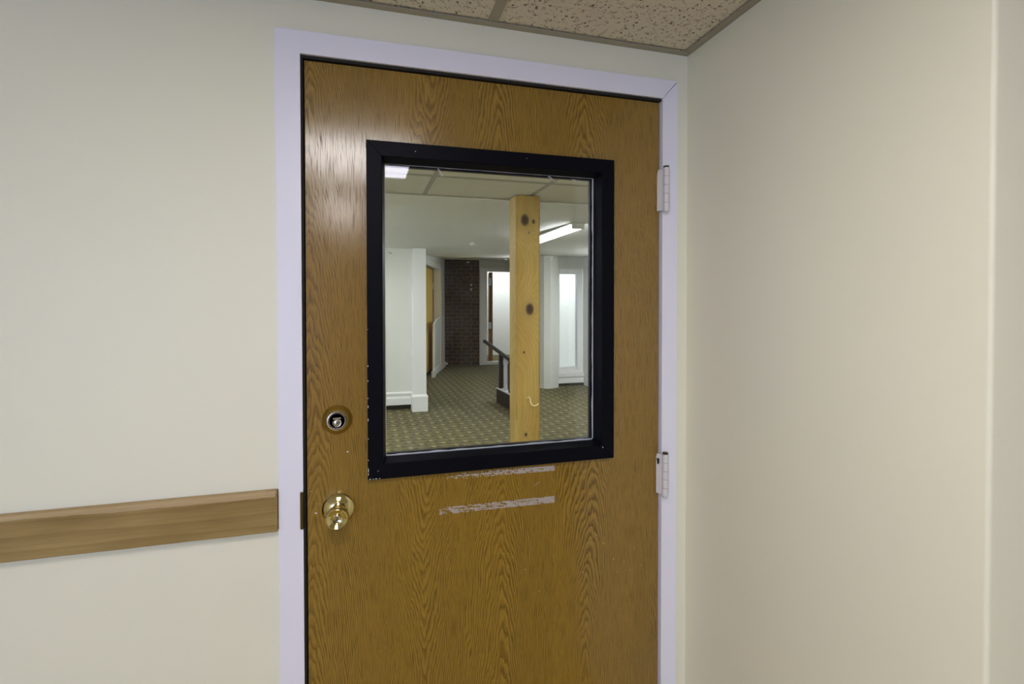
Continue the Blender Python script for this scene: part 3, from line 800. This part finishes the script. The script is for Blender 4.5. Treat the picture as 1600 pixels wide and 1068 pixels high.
bm = bmesh.new(); aw(bm, .981, 1.125, .145, .17, .02, 2.22); tag(obj('edge_strip', bm, 'brownwood', d2), 'dark brown edge')
bm = bmesh.new(); aw(bm, -.72, .98, .135, .165, .012, .069); tag(obj('gap_strip', bm, 'darkgap', d2), 'dark gap under the leaf')  # last piece: dark strip that fills the gap under the leaf
bm = bmesh.new(); aw(bm, .985, 1.10, .120, .1445, 1.80, 1.93); obj('hinge', bm, 'steel', d2)
tag(awall('wall_closet', 'brownwood', -.6, 1.4, .30, .40, 0, 2.6), 'brown back wall behind the honey coloured door', 'wall', kind='structure')
# bent white guard pipe in front of the opening
pr = thing('guard_pipe', A0+ad*.18+an*-.03, 'white bent pipe guard standing at the honey coloured door', 'guard pipe')
def ap(t, n, z): p = A0+ad*t+an*n; return (p.x, p.y, z)
pts = [ap(.10, -.03, .13), ap(.10, -.03, 1.0)]
for k in range(1, 9):
    a = math.pi/2*k/8; pts.append(ap(.10+.45*(1-math.cos(a)), -.03, 1.0+.14*math.sin(a)))
pts.append(ap(.86, -.03, 1.16))
bm = bmesh.new(); bm_tube(bm, pts, .026, 12); obj('pipe', bm, 'wtrim', pr, smooth=True)
bm = bmesh.new(); aw(bm, .0, .20, -.06, .0, 0, .135); obj('pipe_foot', bm, 'wtrim', pr, bevel=.004)
bm = bmesh.new(); aw(bm, .205, TJ-.022, -.021, .0, 0, .13); obj('foot_board', bm, 'wtrim', pr, bevel=.003)
bm = bmesh.new(); aw(bm, .30, TJ-.022, -.010, .012, .131, 1.10); obj('guard_panel', bm, 'wtrim', pr, bevel=.003)

# brick wall
B0 = Vector((1.868, 11.18, 0)); B1 = Vector((2.700, 10.932, 0)); bw = (B1-B0).length; bz = math.atan2((B1-B0).y, (B1-B0).x)
bm = bmesh.new(); bm_box(bm, 0, bw, .012, .20, 0, 2.58)
bwl = obj('wall_brick', bm, 'mortar', keep_local=True); bwl.location = B0; bwl.rotation_euler = (0, 0, bz)
tag(bwl, 'dark red brick wall strip at the far end of the hall', 'brick wall', kind='structure')
srcs = {}
def brick(L, k):
    key = (round(L, 3), k)
    if key not in srcs:
        bm = bmesh.new(); h = .0365; q = random.Random(k+int(L*1000))
        vs = bm_box(bm, -L/2, L/2, 0, .03, -h, h)
        for v in vs: v.co += Vector((q.uniform(-.004, .004), q.uniform(-.003, .003), q.uniform(-.003, .003)))
        es = [e for e in bm.edges if all(v.co.y < .01 for v in e.verts)]
        bmesh.ops.bevel(bm, geom=es, offset=.004, segments=1, affect='EDGES')
        srcs[key] = obj('brick', bm, 'brick', bwl, keep_local=True); o = srcs[key]
        return o
    return inst(srcs[key], 'brick', bwl, (0, 0, 0))
pitch = .0885; row = 0; rq = random.Random(11)
while row*pitch+.03 < 2.52:
    L = .206; jt = .021; x = -(L+jt)*.5 if row % 2 else 0.0
    if row % 6 == 5: L = .098; x = 0.0
    while x < bw-.012:
        a = max(x, .001); b = min(x+L, bw-.001)
        if b-a > .03:
            o = brick(b-a, rq.randrange(3)); o.location = ((a+b)/2, rq.uniform(-.003, .004), .044+row*pitch)
        x += L+jt
    row += 1
bm = bmesh.new()
for xx, zz_ in ((.675, 1.925), (.675, 1.82)): bm_lathe(bm, [(.028, -.012+.0), (.028, .012), (.016, .018)], xx, zz_, 0, 14)
o = obj('wall_anchor', bm, 'chip', bwl, keep_local=True); tag(o, 'pair of small white anchors in the bricks')
bm = bmesh.new(); bm_hull(bm, [(.57, -.02, 2.455), (.64, -.02, 2.45), (.63, -.02, 2.49), (.585, -.02, 2.495)], [(.57, 0, 2.455), (.64, 0, 2.45), (.63, 0, 2.49), (.585, 0, 2.495)])
tag(obj('plaster_blob', bm, 'chip', bwl, keep_local=True), 'white plaster crumb under the ceiling')
bm = bmesh.new(); bm_box(bm, .045, .11, -.05, -.008, .012, .06); obj('cable_box', bm, 'wtrim', bwl, keep_local=True, bevel=.006)

# far wall with the bright doorway
FY = 10.935
def fbox(name, mat, x0, x1, d0, d1, z0, z1, parent=None, bevel=0.):
    return box(name, mat, (x0, x1, FY+d0, FY+d1, z0, z1), parent, bevel)
bm = bmesh.new()
bm_box(bm, 2.705, 2.80, FY, FY+.26, 0, 2.62); bm_box(bm, 2.80, 4.0, FY, FY+.26, 2.262, 2.62); bm_box(bm, 3.95, 6.2, FY, FY+.26, 0, 2.62)
tag(obj('wall_far', bm, 'white_wall'), 'off white far wall right of the bricks, pierced by a bright doorway', 'wall', kind='structure')
t4 = thing('trim_4', (2.8, FY, 0), 'white casing of the bright doorway beside the brick wall', 'door casing', kind='structure')
fbox('jamb', 'wtrim', 2.725, 2.895, -.02, -.0005, 0, 2.345, t4, .004)
fbox('reveal', 'wtrim', 2.801, 2.885, 0, .26, 0, 2.255, t4)
fbox('head_casing', 'wtrim', 2.8955, 4.05, -.02, -.0005, 2.262, 2.345, t4, .004)
fbox('sill', 'wtrim', 2.8955, 3.949, -.015, .10, 0, .075, t4, .004)
d3 = thing('door_3', (2.96, FY+.3, 0), 'brown wooden door standing open, seen edge on, in the bright doorway', 'door', kind='structure')
bm = bmesh.new(); bm_prism(bm, [(3.01, FY+.265), (3.10, FY+.265), (3.27, FY+1.10), (3.18, FY+1.10)], .02, 2.25); obj('leaf', bm, 'brownwood', d3)
for z0, z1 in ((1.93, 2.11), (.86, 1.02)):
    bm = bmesh.new(); bm_box(bm, 2.985, 3.06, FY+.235, FY+.2645, z0, z1); tag(obj('hinge', bm, 'wtrim', d3, bevel=.003), 'white hinge')
# the bright room behind it
tag(box('wall_bright_back', 'bright', (2.2, 6.2, 13.2, 13.3, 0, 2.9)), 'bright white wall seen through the far doorway', 'wall', kind='structure')
tag(box('wall_bright_left', 'bright', (2.1, 2.2, FY+.26, 13.2, 0, 2.9)), 'white side wall of the bright far room', 'wall', kind='structure')
tag(box('wall_bright_right', 'bright', (6.0, 6.1, FY+.26, 13.2, 0, 2.9)), 'white wall at the other side of the bright far room', 'wall', kind='structure')
tag(box('ceiling', 'bright', (2.2, 6.0, FY+.26, 13.2, 2.75, 2.8)), 'white ceiling of the bright far room', 'ceiling', kind='structure')
t = thing('ceiling_light', (3.9, 12.1, 2.74), 'lit panel in the bright room behind the far doorway', 'ceiling light')
box('light_lens', 'brightlens', (3.2, 4.6, 11.8, 12.7, 2.725, 2.735), t); box('light_frame', 'lampwhite', (3.17, 4.63, 11.77, 12.73, 2.736, 2.7495), t)

# right hand pier, recess and sidelight
top = 2.60
bm = bmesh.new()
bm_prism(bm, [(2.985, 7.315), (3.03, 7.232), (3.135, 7.182), (3.165, 7.190), (3.318, 7.273), (3.318, 7.70), (2.985, 7.70)], 0, top)
tag(obj('pier', bm, 'white_wall'), 'off white angled pier right of the wooden post', 'pier', kind='structure')
bm = bmesh.new(); bm_box(bm, 3.3185, 3.95, 7.45, 7.70, 2.108, top)
tag(obj('wall_header', bm, 'white_wall'), 'off white wall above the narrow bright window', 'wall', kind='structure')
tag(box('wall_hall_right', 'white_wall', (3.86, 4.0, .12, 7.45, 0, 2.6)), 'off white wall at the right end of the hall', 'wall', kind='structure')
tag(box('baseboard_right', 'darkbase', (3.319, 3.859, 7.40, 7.449, 0, .045)), 'dark base strip under the narrow bright window', 'baseboard', kind='structure')
w1 = thing('window_1', (3.57, 7.45, 0), 'narrow tall white framed window with bright pane right of the post', 'window', kind='structure')
box('stile', 'wtrim', (3.319, 3.398, 7.42, 7.56, .20, 2.107), w1, .004)
box('stile', 'wtrim', (3.752, 3.859, 7.45, 7.56, .20, 2.107), w1, .004)
box('stop_bead', 'wtrim', (3.742, 3.775, 7.425, 7.4495, .30, 2.02), w1, .003)
box('head', 'wtrim', (3.3985, 3.7515, 7.42, 7.56, 2.010, 2.107), w1, .004)
box('bottom_rail', 'wtrim', (3.3985, 3.7515, 7.45, 7.56, .20, .335), w1, .004)
box('bottom_rail', 'wtrim', (3.3985, 3.7400, 7.435, 7.4495, .20, .285), w1, .003)
box('sill', 'wtrim', (3.319, 3.859, 7.395, 7.4340, .155, .235), w1, .006)
box('apron', 'wtrim', (3.319, 3.859, 7.412, 7.4495, .0455, .1545), w1, .003)
box('pane', 'glass', (3.399, 3.751, 7.50, 7.506, .336, 2.0095), w1)
tag(box('wall_side_back', 'bright', (3.06, 5.6, 9.2, 9.3, 0, 2.7)), 'bright white wall behind the narrow window', 'wall', kind='structure')
tag(box('wall_side_left', 'bright', (3.055, 3.1, 7.70, 9.2, 0, 2.7)), 'white side wall behind the narrow window', 'wall', kind='structure')
tag(box('wall_side_right', 'bright', (5.5, 5.6, 7.46, 9.2, 0, 2.7)), 'white wall at the far side behind the narrow window', 'wall', kind='structure')
tag(box('wall_side_front', 'bright', (4.0005, 5.5, 7.46, 7.6, 0, 2.7)), 'white return wall beside the narrow window', 'wall', kind='structure')
tag(box('floor', 'bright', (3.1, 5.5, 7.70, 9.2, .0, .05)), 'pale floor behind the narrow window', 'floor', kind='structure')
tag(box('ceiling', 'bright', (3.1, 5.5, 7.6, 9.2, 2.55, 2.6)), 'white ceiling behind the narrow window', 'ceiling', kind='structure')
t = thing('ceiling_light', (4.3, 8.6, 2.54), 'lit panel behind the narrow window', 'ceiling light')
box('light_lens', 'brightlens', (3.8, 4.8, 8.2, 9.0, 2.515, 2.525), t); box('light_frame', 'lampwhite', (3.77, 4.83, 8.17, 9.03, 2.526, 2.5495), t)

# wooden post, chamfered
px0, px1, py0, py1, ch = .872, 1.024, 1.668, 1.822, .012
bm = bmesh.new()
bm_prism(bm, [(px0+ch, py0), (px1-ch, py0), (px1, py0+ch), (px1, py1-ch), (px1-ch, py1), (px0+ch, py1), (px0, py1-ch), (px0, py0+ch)], 0, HZ-.003)
tag(obj('wooden_post', bm, 'pine', origin=((px0+px1)/2, py0, 0), bevel=.0015), 'knotty pine post standing between hall floor and ceiling', 'post')
# bent cord hanging out of the post
pts = [(.940, 1.655, .921), (.9445, 1.650, .926), (.949, 1.648, .922), (.952, 1.647, .910), (.953, 1.646, .897), (.957, 1.645, .886), (.965, 1.644, .878), (.976, 1.643, .874), (.988, 1.644, .876), (.998, 1.646, .880), (1.004, 1.650, .885)]
bm = bmesh.new(); bm_tube(bm, [(.9385, 1.6675, .917)]+pts, .0026, 8)
tag(obj('hooked_cord', bm, 'cord', origin=(.94, 1.667, .917), smooth=True), 'short cream cord curling out of the pine post', 'cord')

# handrail behind the post
hr = thing('handrail', (1.985, 5.6, 0), 'dark sloping handrail on posts, half hidden behind the pine post', 'railing')
def rp(y): return 1.975 + (6.24-y)*.066
def slope(y): return .745 + (y-6.24)*.145
bm = bmesh.new(); ring = [(-.030, -.012), (-.030, .016), (-.016, .030), (.016, .030), (.030, .016), (.030, -.012)]
ys = (5.1, 7.02)
bm_hull(bm, *[[(rp(y)+a, y, slope(y)+b) for a, b in ring] for y in ys]); obj('rail_bar', bm, 'rubber', hr, bevel=.004)
def rpost(name, mat, y, w):
    bm = bmesh.new(); bm_box(bm, rp(y)-w/2, rp(y)+w/2, y-w/2, y+w/2, .2195, slope(y)-.014); return obj(name, bm, mat, hr, bevel=.003)
rpost('rail_post', 'brownrail', 6.19, .055); rpost('rail_post', 'greypost', 5.98, .045); rpost('rail_post', 'brownrail', 5.76, .055); rpost('rail_post', 'brownrail', 5.25, .055)
bm = bmesh.new(); bm_hull(bm, [(rp(5.15)-.05, 5.15, 0), (rp(5.15)+.06, 5.15, 0), (rp(5.15)+.06, 5.15, .205), (rp(5.15)-.05, 5.15, .205)], [(rp(6.25)-.05, 6.25, 0), (rp(6.25)+.06, 6.25, 0), (rp(6.25)+.06, 6.25, .205), (rp(6.25)-.05, 6.25, .205)])
obj('curb', bm, 'brownrail', hr, bevel=.004)
bm = bmesh.new(); bm_hull(bm, [(rp(5.15)-.052, 5.145, .2055), (rp(5.15)+.062, 5.145, .2055), (rp(5.15)+.062, 5.145, .219), (rp(5.15)-.052, 5.145, .219)], [(rp(6.25)-.052, 6.255, .2055), (rp(6.25)+.062, 6.255, .2055), (rp(6.25)+.062, 6.255, .219), (rp(6.25)-.052, 6.255, .219)])
obj('curb_cap', bm, 'greypost', hr)

# fluorescent strips: the one in view and unseen ones added to brighten the hall
def strip_light(cx, y0, y1, label, ceil=None, lens='filltube'):
    zc = (ceil or ceil_z(y0))-.001; fz = zc-.045; fx0, fx1 = cx-.054, cx+.054
    fl = thing('strip_light', (cx, (y0+y1)/2, zc), label, 'ceiling light', 'strips of the hall, one in view and the rest added as fill')
    for a in (y0, y1-.022):
        bm = bmesh.new(); bm_box(bm, fx0-.002, fx1+.002, a, a+.022, fz, zc); obj('end_cap', bm, 'lampwhite', fl, bevel=.003)
    bm = bmesh.new()
    q = [(fx0+.004, fz+.034), (fx0+.002, fz+.014), (fx0+.018, fz+.002), (fx1-.018, fz+.002), (fx1-.002, fz+.014), (fx1-.004, fz+.034)]
    bm_hull(bm, [(a, y0+.0225, b) for a, b in q], [(a, y1-.0225, b) for a, b in q]); obj('light_lens', bm, lens, fl)
    box('lamp_tray', 'lampwhite', (fx0-.011, fx1+.011, y0+.0225, y1-.0225, fz+.0345, zc), fl)
strip_light(1.706, 2.676, 3.90, 'lit fluorescent strip light on the hall ceiling right of the post', lens='softtube')
strip_light(-.55, 2.4, 3.62, 'unseen fill strip added at the left end of the hall, nearer the door')
strip_light(-.55, 4.2, 5.42, 'unseen fill strip added at the left end of the hall, nearer the panel wall')
strip_light(3.45, 4.35, 5.57, 'unseen fill strip added along the right wall of the hall')
strip_light(3.72, 5.6, 6.2, 'unseen fill strip added by the right wall, just before the narrow window')
strip_light(2.985, 7.74, 8.44, 'unseen fill strip added behind the pine post, towards the brick wall')
